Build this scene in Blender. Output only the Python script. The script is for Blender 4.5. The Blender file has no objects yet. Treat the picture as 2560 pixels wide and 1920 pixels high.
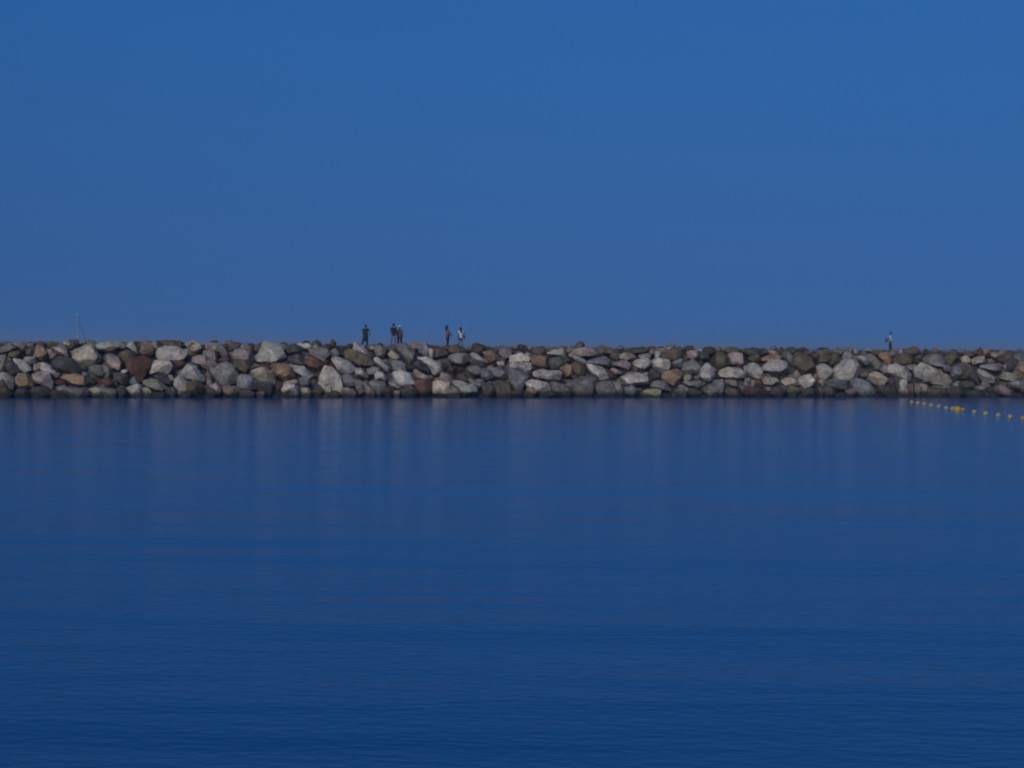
import bpy, bmesh, math, random
from mathutils import Vector, Matrix

R = math.radians
rnd = random.Random(7)
sc = bpy.context.scene
COL = sc.collection

# ------------------------------------------------------------------ camera
EYE = 4.3                     # height of the lens above the water
FOCAL = 4800.0                # focal length in photo pixels (2560 wide)
ROLL = math.atan(25 / 2560)   # the horizon sinks a little to the right
PITCH = math.atan(99.5 / FOCAL)
F = Vector((0, math.cos(PITCH), -math.sin(PITCH)))
UP0 = Vector((0, math.sin(PITCH), math.cos(PITCH)))
X0 = Vector((1, 0, 0))
RIGHT = math.cos(ROLL) * X0 + math.sin(ROLL) * UP0
UP = math.cos(ROLL) * UP0 - math.sin(ROLL) * X0
CAM = Vector((0, 0, EYE))
cam = bpy.data.cameras.new("camera")
cam.lens = 36 * FOCAL / 2560
cam.clip_start = 0.5
cam.clip_end = 60000
camo = bpy.data.objects.new("camera", cam)
COL.objects.link(camo)
camo.matrix_world = Matrix(((RIGHT.x, UP.x, -F.x, CAM.x), (RIGHT.y, UP.y, -F.y, CAM.y),
                            (RIGHT.z, UP.z, -F.z, CAM.z), (0, 0, 0, 1)))
sc.camera = camo

def ray(px, py):
    return (F * FOCAL + RIGHT * (px - 1280) - UP * (py - 960)).normalized()

# ------------------------------------------------------------------ sky, sun, exposure
SUN_EL, SUN_AZ = 21.0, 196.0       # low light from behind the camera, a little left
world = bpy.data.worlds.new("World")
sc.world = world
world.use_nodes = True
wn = world.node_tree
bg = wn.nodes["Background"]
sky = wn.nodes.new("ShaderNodeTexSky")
sky.sky_type = 'NISHITA'
sky.sun_disc = False
sky.sun_elevation = R(SUN_EL)
sky.sun_rotation = R(SUN_AZ)
sky.ozone_density = 10
sky.dust_density = 0
sky.air_density = 0.78
tc = wn.nodes.new("ShaderNodeTexCoord")
sep = wn.nodes.new("ShaderNodeSeparateXYZ")
com = wn.nodes.new("ShaderNodeCombineXYZ")
def wmath(op, a, b, c=None):
    m = wn.nodes.new("ShaderNodeMath"); m.operation = op
    for i, v in enumerate((a, b, c)):
        if v is None: continue
        if isinstance(v, (int, float)): m.inputs[i].default_value = v
        else: wn.links.new(v, m.inputs[i])
    return m.outputs[0]
wn.links.new(tc.outputs['Generated'], sep.inputs[0])
zz = wmath('MAXIMUM', sep.outputs[2], 0.0)
k1 = wmath('MULTIPLY_ADD', zz, 0.6, 0.05)             # a clear, even dusk sky: no bright band low down
k2 = wmath('MULTIPLY_ADD', zz, k1, 0.16)
for i in (0, 1): wn.links.new(sep.outputs[i], com.inputs[i])
wn.links.new(k2, com.inputs[2])
wn.links.new(com.outputs[0], sky.inputs[0])
# dusk haze towards the horizon: a little dimmer and greyer all the way round
hz = wn.nodes.new("ShaderNodeMapRange"); hz.interpolation_type = 'SMOOTHSTEP'
hz.inputs["From Min"].default_value = -0.02; hz.inputs["From Max"].default_value = 0.22
wn.links.new(zz, hz.inputs["Value"])
tint = wn.nodes.new("ShaderNodeMix"); tint.data_type = 'RGBA'
tint.inputs[6].default_value = (0.86, 0.82, 0.89, 1)
tint.inputs[7].default_value = (0.60, 0.98, 1.13, 1)
wn.links.new(hz.outputs[0], tint.inputs[0])
mul = wn.nodes.new("ShaderNodeMix"); mul.data_type = 'RGBA'; mul.blend_type = 'MULTIPLY'
mul.inputs[0].default_value = 1
wn.links.new(sky.outputs[0], mul.inputs[6]); wn.links.new(tint.outputs[2], mul.inputs[7])
wn.links.new(mul.outputs[2], bg.inputs[0])
bg.inputs[1].default_value = 0.046

sun = bpy.data.lights.new("sun", 'SUN')
sun.energy = 1.7
sun.angle = R(35)
sun.color = (1.0, 0.95, 0.90)
suno = bpy.data.objects.new("sun", sun)
COL.objects.link(suno)
saz = R(SUN_AZ)
sd = Vector((math.sin(saz) * math.cos(R(SUN_EL)), math.cos(saz) * math.cos(R(SUN_EL)), math.sin(R(SUN_EL))))
suno.rotation_euler = sd.to_track_quat('Z', 'Y').to_euler()
suno.location = (0, -20, 40)

vs = sc.view_settings
vs.view_transform = 'Standard'
vs.look = 'None'
vs.exposure = 0
vs.gamma = 1
vs.use_curve_mapping = False
sc.cycles.use_denoising = True
sc.cycles.filter_width = 2.0        # the photograph is slightly soft
sc.cycles.max_bounces = 6

# ------------------------------------------------------------------ helpers
def tag(o, label=None, cat=None, group=None, kind=None):
    if label: o["label"] = label
    if cat: o["category"] = cat
    if group: o["group"] = group
    if kind: o["kind"] = kind
    return o

def empty(name, loc, rz=0):
    o = bpy.data.objects.new(name, None)
    o.location = loc
    o.rotation_euler = (0, 0, rz)
    o.empty_display_size = 0.2
    COL.objects.link(o)
    return o

def obj(name, me, mat=None, parent=None):
    if isinstance(me, bmesh.types.BMesh):
        m = bpy.data.meshes.new(name)
        me.to_mesh(m)
        me.free()
        me = m
    if mat and not me.materials:
        me.materials.append(mat)
    o = bpy.data.objects.new(name, me)
    COL.objects.link(o)
    if parent:
        o.parent = parent
    return o

def mat(name, col, rough=0.8, metal=0.0, var=0.12, scale=6.0, bump=0.0):
    m = bpy.data.materials.new(name)
    m.use_nodes = True
    n = m.node_tree
    b = n.nodes["Principled BSDF"]
    b.inputs["Roughness"].default_value = rough
    b.inputs["Metallic"].default_value = metal
    t = n.nodes.new("ShaderNodeTexCoord")
    ns = n.nodes.new("ShaderNodeTexNoise")
    ns.inputs["Scale"].default_value = scale
    ns.inputs["Detail"].default_value = 4
    n.links.new(t.outputs["Object"], ns.inputs["Vector"])
    mx = n.nodes.new("ShaderNodeMix"); mx.data_type = 'RGBA'
    mx.inputs[6].default_value = (*[c * (1 - var) for c in col], 1)
    mx.inputs[7].default_value = (*[min(1, c * (1 + var)) for c in col], 1)
    n.links.new(ns.outputs["Fac"], mx.inputs[0])
    n.links.new(mx.outputs[2], b.inputs["Base Color"])
    if bump:
        bp = n.nodes.new("ShaderNodeBump")
        bp.inputs["Strength"].default_value = bump
        bp.inputs["Distance"].default_value = 0.02
        n.links.new(ns.outputs["Fac"], bp.inputs["Height"])
        n.links.new(bp.outputs[0], b.inputs["Normal"])
    return m

def stone_material(name, from_object):
    """quarried stone: the base colour is the stone's own, with stains, grain and a wet weed line at the tide mark"""
    m = bpy.data.materials.new(name)
    m.use_nodes = True
    n = m.node_tree
    L = n.links.new
    b = n.nodes["Principled BSDF"]
    b.inputs["Roughness"].default_value = 0.9
    b.inputs["Specular IOR Level"].default_value = 0.25
    if from_object:
        src = n.nodes.new("ShaderNodeObjectInfo").outputs["Color"]
    else:
        at = n.nodes.new("ShaderNodeAttribute"); at.attribute_name = "stone"
        src = at.outputs["Color"]
    geo = n.nodes.new("ShaderNodeNewGeometry")
    n1 = n.nodes.new("ShaderNodeTexNoise"); n1.inputs["Scale"].default_value = 1.3; n1.inputs["Detail"].default_value = 6
    n2 = n.nodes.new("ShaderNodeTexNoise"); n2.inputs["Scale"].default_value = 4.5; n2.inputs["Detail"].default_value = 6
    for q in (n1, n2): L(geo.outputs["Position"], q.inputs["Vector"])
    r1 = n.nodes.new("ShaderNodeMapRange")
    r1.inputs["From Min"].default_value = 0.3; r1.inputs["From Max"].default_value = 0.7
    r1.inputs["To Min"].default_value = 0.5; r1.inputs["To Max"].default_value = 1.18
    L(n1.outputs["Fac"], r1.inputs["Value"])
    r2 = n.nodes.new("ShaderNodeMapRange")
    r2.inputs["From Min"].default_value = 0.3; r2.inputs["From Max"].default_value = 0.7
    r2.inputs["To Min"].default_value = 0.68; r2.inputs["To Max"].default_value = 1.25
    L(n2.outputs["Fac"], r2.inputs["Value"])
    mu = n.nodes.new("ShaderNodeMath"); mu.operation = 'MULTIPLY'
    L(r1.outputs[0], mu.inputs[0]); L(r2.outputs[0], mu.inputs[1])
    sc1 = n.nodes.new("ShaderNodeVectorMath"); sc1.operation = 'SCALE'
    L(src, sc1.inputs[0]); L(mu.outputs[0], sc1.inputs["Scale"])
    # rusty iron stains
    n3 = n.nodes.new("ShaderNodeTexNoise"); n3.inputs["Scale"].default_value = 0.7; n3.inputs["Detail"].default_value = 3
    L(geo.outputs["Position"], n3.inputs["Vector"])
    r3 = n.nodes.new("ShaderNodeMapRange")
    r3.inputs["From Min"].default_value = 0.58; r3.inputs["From Max"].default_value = 0.72
    r3.inputs["To Min"].default_value = 0; r3.inputs["To Max"].default_value = 0.45
    L(n3.outputs["Fac"], r3.inputs["Value"])
    st = n.nodes.new("ShaderNodeMix"); st.data_type = 'RGBA'; st.blend_type = 'MULTIPLY'
    L(r3.outputs[0], st.inputs[0]); L(sc1.outputs[0], st.inputs[6])
    st.inputs[7].default_value = (0.85, 0.55, 0.4, 1)
    # wet, weedy band just above the water
    sp = n.nodes.new("ShaderNodeSeparateXYZ"); L(geo.outputs["Position"], sp.inputs[0])
    ad = n.nodes.new("ShaderNodeMath"); ad.operation = 'MULTIPLY_ADD'
    L(n1.outputs["Fac"], ad.inputs[0]); ad.inputs[1].default_value = -1.3; L(sp.outputs["Z"], ad.inputs[2])
    rw = n.nodes.new("ShaderNodeMapRange")
    rw.inputs["From Min"].default_value = -0.42; rw.inputs["From Max"].default_value = -0.08
    rw.inputs["To Min"].default_value = 0.9; rw.inputs["To Max"].default_value = 0
    L(ad.outputs[0], rw.inputs["Value"])
    wet = n.nodes.new("ShaderNodeMix"); wet.data_type = 'RGBA'
    L(rw.outputs[0], wet.inputs[0]); L(st.outputs[2], wet.inputs[6])
    wet.inputs[7].default_value = (0.022, 0.022, 0.018, 1)
    L(wet.outputs[2], b.inputs["Base Color"])
    bp = n.nodes.new("ShaderNodeBump"); bp.inputs["Strength"].default_value = 0.7; bp.inputs["Distance"].default_value = 0.06
    L(n2.outputs["Fac"], bp.inputs["Height"]); L(bp.outputs[0], b.inputs["Normal"])
    return m

# ------------------------------------------------------------------ water
def water_material():
    m = bpy.data.materials.new("sea_water")
    m.use_nodes = True
    n = m.node_tree
    L = n.links.new
    b = n.nodes["Principled BSDF"]
    b.inputs["Base Color"].default_value = (0.003, 0.078, 0.25, 1)
    b.inputs["Roughness"].default_value = 0.16
    b.inputs["IOR"].default_value = 1.333
    geo = n.nodes.new("ShaderNodeNewGeometry")
    def layer(scale, sx, sy, detail, rot):
        mp = n.nodes.new("ShaderNodeMapping")
        mp.inputs["Scale"].default_value = (sx, sy, 1)
        mp.inputs["Rotation"].default_value = (0, 0, R(rot))
        L(geo.outputs["Position"], mp.inputs[0])
        t = n.nodes.new("ShaderNodeTexNoise")
        t.inputs["Scale"].default_value = scale
        t.inputs["Detail"].default_value = detail
        L(mp.outputs[0], t.inputs["Vector"])
        return t.outputs["Fac"]
    big = layer(0.16, 0.22, 1.0, 3, 3)
    mid = layer(0.8, 0.3, 1.0, 4, -5)
    fine = layer(5.0, 0.6, 1.0, 2, 20)
    prev = None
    for h, dist, st in ((big, 0.20, 1.0), (mid, 0.022, 1.0), (fine, 0.018, 1.0)):
        bp = n.nodes.new("ShaderNodeBump")
        bp.inputs["Strength"].default_value = st
        bp.inputs["Distance"].default_value = dist
        L(h, bp.inputs["Height"])
        if prev: L(prev, bp.inputs["Normal"])
        prev = bp.outputs[0]
    L(prev, b.inputs["Normal"])
    return m

bm = bmesh.new()
S = 12000
bm.faces.new([bm.verts.new(p) for p in ((-S, -S, 0), (S, -S, 0), (S, S, 0), (-S, S, 0))])
tag(obj("sea", bm, water_material()), kind="structure")

# ------------------------------------------------------------------ evening haze over the sea
hm = bpy.data.materials.new("haze")
hm.use_nodes = True
hn = hm.node_tree
hn.nodes.remove(hn.nodes["Principled BSDF"])
pv = hn.nodes.new("ShaderNodeVolumePrincipled")
pv.inputs["Color"].default_value = (0.45, 0.66, 0.97, 1)
pv.inputs["Density"].default_value = 0.0003
hn.links.new(pv.outputs[0], hn.nodes["Material Output"].inputs["Volume"])
bm = bmesh.new()
bmesh.ops.create_cube(bm, size=1, matrix=Matrix.Translation((0, 0, 6)) @ Matrix.Diagonal((25000, 25000, 14, 1)))
tag(obj("haze", bm, hm), kind="stuff")

# ------------------------------------------------------------------ breakwater
P_L = Vector((-37.4, 140.4, 0))
P_R = Vector((45.9, 172.0, 0))
ALONG = (P_R - P_L).normalized()
BACK = Vector((-ALONG.y, ALONG.x, 0))          # away from the camera
SLOPE = 1.25                                   # run per metre of rise
CREST_S, CREST_Z, CREST_W = 5.3, 4.0, 3.6

def bw(a, s, z):                               # breakwater coordinates -> world
    return P_L + ALONG * a + BACK * s + Vector((0, 0, z))

def on_plane(px, py, s):                       # pixel -> point of the vertical plane s metres behind the waterline
    d = ray(px, py)
    t = (P_L + BACK * s - CAM).dot(BACK) / d.dot(BACK)
    return CAM + d * t

breakwater = empty("breakwater", bw(45, 4, 0))
tag(breakwater, "long rubble breakwater of grey, white and rusty boulders across the bay", "breakwater")

STONE = stone_material("boulder_stone", True)
RUBBLE = stone_material("rubble_stone", False)

TONES = {'W': (0.56, 0.53, 0.49), 'L': (0.42, 0.40, 0.37), 'G': (0.25, 0.24, 0.225), 'D': (0.105, 0.10, 0.095),
         'B': (0.22, 0.23, 0.24), 'T': (0.34, 0.235, 0.16), 'R': (0.135, 0.072, 0.055), 'P': (0.33, 0.27, 0.26),
         'O': (0.15, 0.125, 0.09), 'C': (0.47, 0.42, 0.33)}

# outlines of the boulders of the face, traced per 256-pixel stretch (units 2560/22120 of the photo's width)
SEG = [  # some dark rows put a paler stone's shaded underside in as its own stone
"""P 0,42 13,43 16,53 13,72 4,79 -6,78
L 0,82 16,81 26,90 30,104 28,116 20,113 12,104 0,105
D 0,93 9,96 14,108 12,116 0,117
O 0,116 14,114 25,120 27,133 14,137 0,137
G 0,24 16,20 28,17 38,24 34,34 18,38 0,37
O 18,38 40,28 46,38 42,47 28,48 18,46
P 30,16 46,11 58,18 52,27 38,28
G 56,14 76,15 78,22 70,28 58,24
D 78,12 98,13 102,22 90,24 80,20
T 70,35 80,21 92,23 104,34 106,46 108,55 96,54 82,48 70,46
P 96,28 112,30 122,40 118,48 108,50 104,36
O 58,28 74,24 78,30 70,44 56,40
D 14,62 26,54 36,62 42,76 40,84 28,85 14,76
L 28,48 46,52 60,56 67,70 68,76 54,80 42,78 36,62
L 46,45 74,46 80,52 72,60 62,58 48,52
T 36,92 44,80 62,80 72,92 74,106 60,112 44,109 36,102
W 86,56 96,56 108,62 115,72 122,78 131,82 126,88 114,90 104,82 92,76 86,66
P 72,60 86,56 90,74 84,78 74,74
P 72,80 92,76 108,82 114,98 118,116 104,112 88,104 76,100
L 112,22 134,20 146,28 156,38 150,45 138,42 126,36 118,30
R 118,30 128,34 138,42 130,44 120,38
D 114,50 128,44 150,46 162,56 172,66 178,76 168,82 146,80 132,78 122,68
C 158,34 178,26 188,18 202,20 210,36 221,46 226,56 212,59 196,62 184,66 172,58 162,48
T 130,90 150,84 170,84 186,88 194,100 192,110 176,108 158,104 140,100
R 118,100 130,92 146,98 140,104 126,106
G 186,68 208,62 221,66 230,74 238,84 224,88 204,82 196,78
G 122,110 142,106 150,112 146,120 130,120
B 140,114 162,112 186,112 192,122 186,134 166,136 150,130 144,122
D 36,114 58,114 66,124 60,132 44,132 34,124
D 72,112 96,108 112,118 110,128 92,134 74,130 66,122
O 110,118 128,118 142,124 148,134 128,140 110,134
C 192,114 208,112 228,116 238,124 222,130 206,128
O 100,14 116,12 124,20 116,26 104,22
L 136,12 148,11 153,17 146,22 138,18
D 150,8 166,8 178,15 176,20 160,22 152,16
G 176,12 192,10 204,15 206,20 190,18""",
"""L -12,22 0,14 14,13 34,12 42,22 34,36 22,38 6,33 -8,30
P 12,42 24,38 36,40 42,52 42,64 34,74 22,68 12,58
O 36,40 48,26 62,24 72,38 70,54 60,64 48,60 42,48
L 50,17 66,14 74,20 76,30 78,42 70,38 62,26 54,24
R 54,60 70,44 90,40 104,48 108,56 98,72 92,86 84,98 74,96 64,80 56,76
T 76,20 94,14 104,18 116,24 114,36 104,44 92,42 82,34
C 104,14 114,16 122,24 116,30 108,26
W 118,32 130,24 146,22 164,26 184,30 196,38 190,48 172,52 156,56 148,52 134,52 120,40
O 120,12 140,10 162,12 176,18 178,26 160,26 144,22 128,20
W 106,68 112,56 124,51 136,54 152,56 158,66 156,76 140,82 126,80 106,80
R 154,56 172,54 180,52 176,60 166,68 158,66
L 168,76 174,66 190,58 202,62 210,76 220,86 221,98 206,98 192,92 180,92 172,86
O 186,98 200,94 214,102 221,112 216,126 200,128 186,124 184,110
C 180,16 196,12 212,14 216,24 206,34 192,32 184,24
P 196,44 210,42 226,44 240,52 244,62 232,68 216,64 206,60 198,54
G 0,66 12,66 20,76 18,86 10,90 0,86
L 42,72 52,70 56,78 48,82 42,80
D 24,80 44,80 56,88 54,102 40,106 28,98
B 62,94 70,88 76,98 80,106 70,106 60,104
W 54,112 70,106 84,108 92,118 88,128 76,131 62,124
C 88,112 98,110 106,120 104,130 92,130
G 88,98 104,92 120,96 132,104 140,112 132,118 112,114 96,108
D 110,84 130,82 142,90 150,102 150,110 136,104 120,94
P 142,84 152,84 156,92 150,98 144,92
L 156,92 168,86 178,92 182,106 184,118 176,120 164,114 158,104
P 164,120 182,118 192,124 190,132 172,132
D 140,112 156,110 162,122 150,128 138,122
G 0,112 18,112 36,118 32,128 10,130 0,128
R 0,90 14,90 26,100 28,110 12,110 0,104
D 30,110 50,110 56,122 46,130 32,126
D 108,124 134,120 150,130 130,136 110,134""",
"""P 2,18 20,15 38,17 44,26 48,38 46,47 38,44 32,36 24,28 6,28
G -4,32 14,28 30,36 34,44 28,54 14,50 0,46
P -10,48 8,48 20,54 28,60 26,68 12,72 0,68 -8,60
G 40,12 58,9 72,14 74,22 64,30 52,30 44,20
R 36,44 50,42 60,48 54,58 40,60 30,54
P 60,36 72,30 86,26 104,32 109,44 108,56 102,62 88,56 72,54 62,46
O 62,54 80,54 98,58 102,66 96,80 84,84 74,80 66,68
G 78,20 94,18 104,24 106,34 96,34 82,28
D 106,18 122,14 130,22 126,34 112,36 106,28
L 114,44 124,36 128,20 142,11 156,14 170,24 178,36 180,46 174,56 162,62 146,58 132,56 116,52
D 176,20 196,18 210,28 214,38 200,44 184,40 178,30
W 200,18 214,14 232,16 236,24 228,30 214,26
D 184,44 200,40 216,44 222,54 212,64 196,62 184,54
G 28,68 36,60 50,59 62,66 70,80 73,88 66,98 54,106 36,104 20,98 14,84 10,72
P 6,72 14,74 14,90 18,104 14,112 6,104
B 70,86 90,82 104,88 114,102 112,112 98,116 80,114 70,104
C 104,72 118,66 132,70 146,78 153,88 154,102 142,104 122,102 112,94 106,82
D 114,102 136,100 148,106 146,116 130,120 114,114
T 144,64 160,60 176,60 190,70 204,80 206,90 196,96 178,96 164,88 152,78
L 178,60 196,64 216,66 230,76 240,88 228,92 214,86 200,78 186,70
T 36,112 48,107 60,110 70,118 73,126 60,128 50,124 38,122
P 10,104 28,102 36,112 32,122 16,118
D 6,110 18,112 28,122 14,128 4,122
W 166,106 178,103 194,104 206,112 208,122 196,128 180,128 172,120
C 172,98 188,96 200,94 200,102 186,104 174,103
B 206,92 220,86 230,92 232,104 220,108 208,104
R 154,100 164,98 172,106 166,116 156,114
P 114,122 126,120 138,126 130,130 116,130
D 76,116 96,116 108,122 100,130 80,130
C 210,112 224,112 232,120 222,126 212,122""",
"""D 14,12 28,8 34,16 30,26 20,28 10,22
G 8,30 26,24 42,22 50,34 50,44 38,50 22,46 10,40
D 50,12 56,6 63,12 62,20 54,20
G 50,34 60,28 70,34 75,42 68,48 56,46
D 62,22 78,22 92,30 94,40 82,46 74,38
W 94,18 104,15 120,19 132,30 139,46 126,42 110,36 98,28
O 82,34 96,28 112,38 128,42 142,50 147,60 134,66 112,63 94,54 84,46
R -2,48 14,46 28,50 40,58 44,66 34,76 20,72 6,66 -4,58
P 20,44 34,46 48,56 46,62 34,58 24,52
L 56,50 68,47 82,50 94,58 104,70 98,80 84,82 70,76 62,66 56,58
W 34,86 42,70 54,64 62,76 72,88 77,104 74,114 62,118 50,114 40,106 32,98
C 40,108 48,110 48,126 42,126
O 46,122 62,118 74,122 68,129 50,129
L 104,68 118,68 126,76 134,82 132,92 122,90 108,84
B 130,72 144,66 158,68 164,76 152,80 142,84 134,82
L 146,84 154,76 166,78 174,88 177,98 168,98 158,90 150,94
B 72,86 90,82 104,86 112,96 106,108 90,110 78,102
G 106,96 118,96 124,108 128,118 116,120 108,110
P 118,98 130,104 140,112 150,124 142,128 132,126 126,114
P 76,116 90,112 104,116 110,124 98,128 82,126
W 186,80 204,75 222,80 234,86 240,96 236,108 222,106 206,114 194,104 188,92
G 138,98 154,94 168,102 172,116 162,126 148,120 140,108
R 168,112 182,108 188,118 180,126 170,124
P 176,98 192,100 206,112 196,116 182,108
C 176,38 186,32 196,38 204,48 196,54 184,50
G 200,20 222,24 236,30 240,40 232,56 218,58 208,50 204,38 196,30
P 186,18 202,16 214,20 208,30 194,30
G 146,26 160,20 174,28 176,40 164,46 150,42
L 146,44 160,50 170,60 180,70 184,78 172,76 160,66 150,56
B 184,58 196,54 212,58 222,70 216,78 202,74 190,72
L 136,20 144,22 144,30 138,30
D 204,114 222,110 240,116 236,128 214,128 202,122
P 188,118 200,118 206,128 192,130""",
"""P 0,15 14,14 22,20 20,27 8,24 0,22
B 24,18 38,16 46,26 50,40 44,46 32,44 24,34
L 44,27 52,30 54,44 48,50 42,42
O 54,30 70,26 80,30 82,40 72,46 58,46
W 22,48 36,46 52,50 64,56 74,66 79,76 70,82 60,88 50,80 42,66 32,56
D 6,60 20,54 34,58 44,68 44,80 30,82 14,74
P 10,72 22,78 34,84 50,88 46,94 30,94 14,88
P 60,86 72,80 82,82 92,90 96,100 88,106 74,100 62,96
R 16,96 30,92 46,96 52,108 46,122 30,126 16,118 12,106
C 50,100 62,98 78,98 90,104 92,110 108,116 110,126 94,126 74,124 58,118 50,110
L 100,98 112,96 128,104 144,108 152,118 150,124 132,120 112,118 100,110
O 100,84 116,80 128,88 130,98 118,96 104,92
G 86,42 104,38 120,36 130,44 128,54 118,62 100,58 88,52
D 70,50 84,48 94,56 90,66 78,64 70,58
R 82,62 92,62 102,74 98,82 86,76
L 130,38 142,36 158,46 172,56 166,60 150,56 138,48
D 130,48 144,52 158,60 168,66 154,68 136,64
T 162,34 176,30 188,38 196,46 192,56 178,56 166,48
C 190,56 202,54 206,60 198,66 190,64
O 84,26 100,24 120,28 134,30 130,38 112,36 90,36
D 136,28 156,26 166,34 158,42 142,38
G 196,28 210,24 220,30 220,44 206,48 196,40
G 128,66 146,64 158,74 160,84 144,84 130,78
B 152,70 168,68 178,78 184,90 170,94 156,86
B 176,72 198,68 214,76 220,88 204,92 186,86
G 130,92 144,98 158,104 166,110 158,116 144,108 132,100
O 182,104 204,94 221,98 230,112 222,124 200,126 186,120
D 160,104 176,102 186,112 182,124 166,124
O 0,104 14,112 20,124 8,130 0,128""",
"""W 0,46 10,40 20,37 28,40 36,38 42,46 44,54 38,58 24,54 12,56 0,54
L -14,52 0,55 8,56 24,58 40,60 46,70 44,78 34,80 20,72 4,68 -12,62
B 0,70 14,72 32,78 38,92 30,108 20,118 8,112 0,98
T 44,44 58,38 72,40 82,48 80,60 84,70 70,72 56,64 46,58
D 82,50 96,44 114,46 128,50 122,60 104,66 90,72 84,62
L 80,36 96,30 108,28 120,32 122,42 112,46 98,42 84,42
D 46,26 66,24 80,30 78,38 62,38 48,36
L 46,80 60,75 80,74 98,76 110,82 106,92 98,104 84,98 70,92 54,90 48,86
W 36,102 44,97 58,95 74,100 86,108 88,118 74,120 56,116 42,110
T 34,112 46,110 54,118 48,126 36,122
G 90,98 106,102 124,106 134,114 124,122 104,120 94,112
T 106,70 120,62 128,64 132,76 130,88 120,90 112,82
O 128,62 142,56 156,62 162,74 156,86 142,90 132,84
R 130,86 140,84 144,92 136,96
G 132,100 146,92 160,86 176,86 182,98 182,112 172,120 156,122 144,116 134,108
P 122,34 136,26 152,22 168,26 184,28 190,40 180,46 160,44 144,42 130,42
D 140,16 150,11 158,16 162,24 150,26 142,22
L 130,42 144,44 158,52 164,60 154,60 142,54
B 166,54 184,44 202,46 216,54 220,66 214,72 200,64 184,62 170,60
W 164,58 178,62 196,66 206,78 214,92 220,100 204,100 192,94 180,82 170,70
R 200,70 214,76 226,88 222,94 210,88
B 188,100 206,98 222,104 236,114 236,124 214,124 196,118 186,110
O 196,22 210,24 226,32 236,40 232,46 216,44 200,36
D 0,118 20,120 34,126 10,130
D 66,120 86,118 110,122 120,128 90,130 68,128""",
"""O -8,36 0,34 10,34 12,44 6,52 -6,48
L 14,44 22,37 40,36 48,44 48,50 34,50 24,52 14,48
P 0,56 16,52 30,54 38,64 32,72 16,70 2,66
G 54,42 66,38 78,38 80,46 70,50 58,50
L 42,56 52,52 68,49 80,50 82,58 76,66 64,70 50,66 44,60
D 24,28 46,26 72,27 84,30 80,36 62,38 44,36 30,36
W 92,32 102,34 102,40 98,48 90,46 90,38
W 86,56 92,49 100,48 106,52 118,52 122,60 120,70 110,74 104,79 98,76 90,68 86,62
O 104,34 120,26 140,30 156,34 154,44 144,50 128,56 118,52 108,50 102,44
G 114,20 126,16 138,18 136,24 122,26
P 88,28 104,26 116,26 114,34 100,34
B 130,56 146,50 154,54 152,64 140,68 128,64
P 160,34 174,30 184,38 186,48 172,52 162,46
B 152,60 166,54 180,52 190,60 188,70 178,80 164,82 152,74
D 180,36 200,34 208,44 200,54 186,50
L 184,82 194,72 202,60 212,56 218,66 218,80 216,94 204,100 194,94 186,88
L 18,92 28,86 44,80 62,80 78,86 80,96 76,106 60,106 42,104 24,104 18,98
P -6,72 0,70 12,72 22,78 14,82 0,82
T 106,84 122,76 138,72 150,82 142,94 136,106 124,106 114,98 106,92
D 84,68 98,76 104,84 100,94 86,92 80,80
L 154,86 166,82 170,92 160,98 152,94
G 84,100 96,95 112,100 122,110 124,118 108,116 90,114 82,108
L 150,98 168,98 188,98 195,106 193,112 176,110 160,106 150,104
C 64,120 80,116 96,115 108,120 108,126 90,125 68,126
B 26,110 42,106 52,116 54,124 40,126 28,120
B 134,116 150,112 158,120 154,130 138,126
G 0,96 8,98 16,112 20,124 6,124 0,118
D 164,114 188,114 194,124 176,130 164,124
G 200,108 216,100 226,112 222,124 208,124 200,116""",
"""O -6,40 14,36 26,44 26,60 20,68 8,72 -6,62
P 24,50 30,38 42,35 54,38 62,48 64,58 58,68 48,62 38,60 26,58
O 12,26 40,25 56,29 50,34 30,36 14,32
D 54,30 74,28 96,32 110,36 100,42 80,44 64,42
O 70,44 88,40 104,42 98,52 84,56 70,52
T 96,50 112,42 128,40 140,44 138,52 118,54 104,54
L 106,68 120,56 134,54 150,55 162,62 166,70 158,84 146,86 132,80 118,76 108,74
L 10,80 18,70 32,68 50,70 60,78 62,88 46,92 28,90 14,88
L 64,66 78,60 90,62 100,70 102,84 98,92 88,92 74,86 66,78
B 62,92 70,88 76,96 72,102 64,100
L 102,96 110,88 124,90 138,94 132,102 120,106 106,104
R 84,96 96,94 104,104 100,112 88,108
R 60,114 80,112 100,114 112,120 108,128 84,126 66,122
P 108,110 116,110 118,118 110,118
P 22,94 36,92 48,98 48,110 34,108 24,102
B 0,94 14,96 18,108 14,124 0,126
O 20,118 34,110 46,114 48,124 32,126
T 112,32 128,32 138,36 136,44 122,42
D 140,32 150,30 154,46 150,52 142,46
B 154,34 162,36 168,46 168,54 160,58 154,48
O 172,44 182,34 194,36 206,46 212,62 212,78 200,84 186,80 174,74 170,60
P 168,78 176,74 180,82 174,92 168,88
W 184,90 194,84 206,84 214,96 218,100 206,108 190,112 182,102
C 144,94 160,90 174,92 180,104 172,108 156,108 146,102
D 120,112 136,108 152,114 152,124 134,126 120,122
O 156,110 172,108 180,116 174,126 160,124
D 184,114 204,112 220,118 210,126 188,124
O 66,56 84,58 100,60 104,66 88,64 72,62
R 204,36 221,38 221,50 210,48""",
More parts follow.
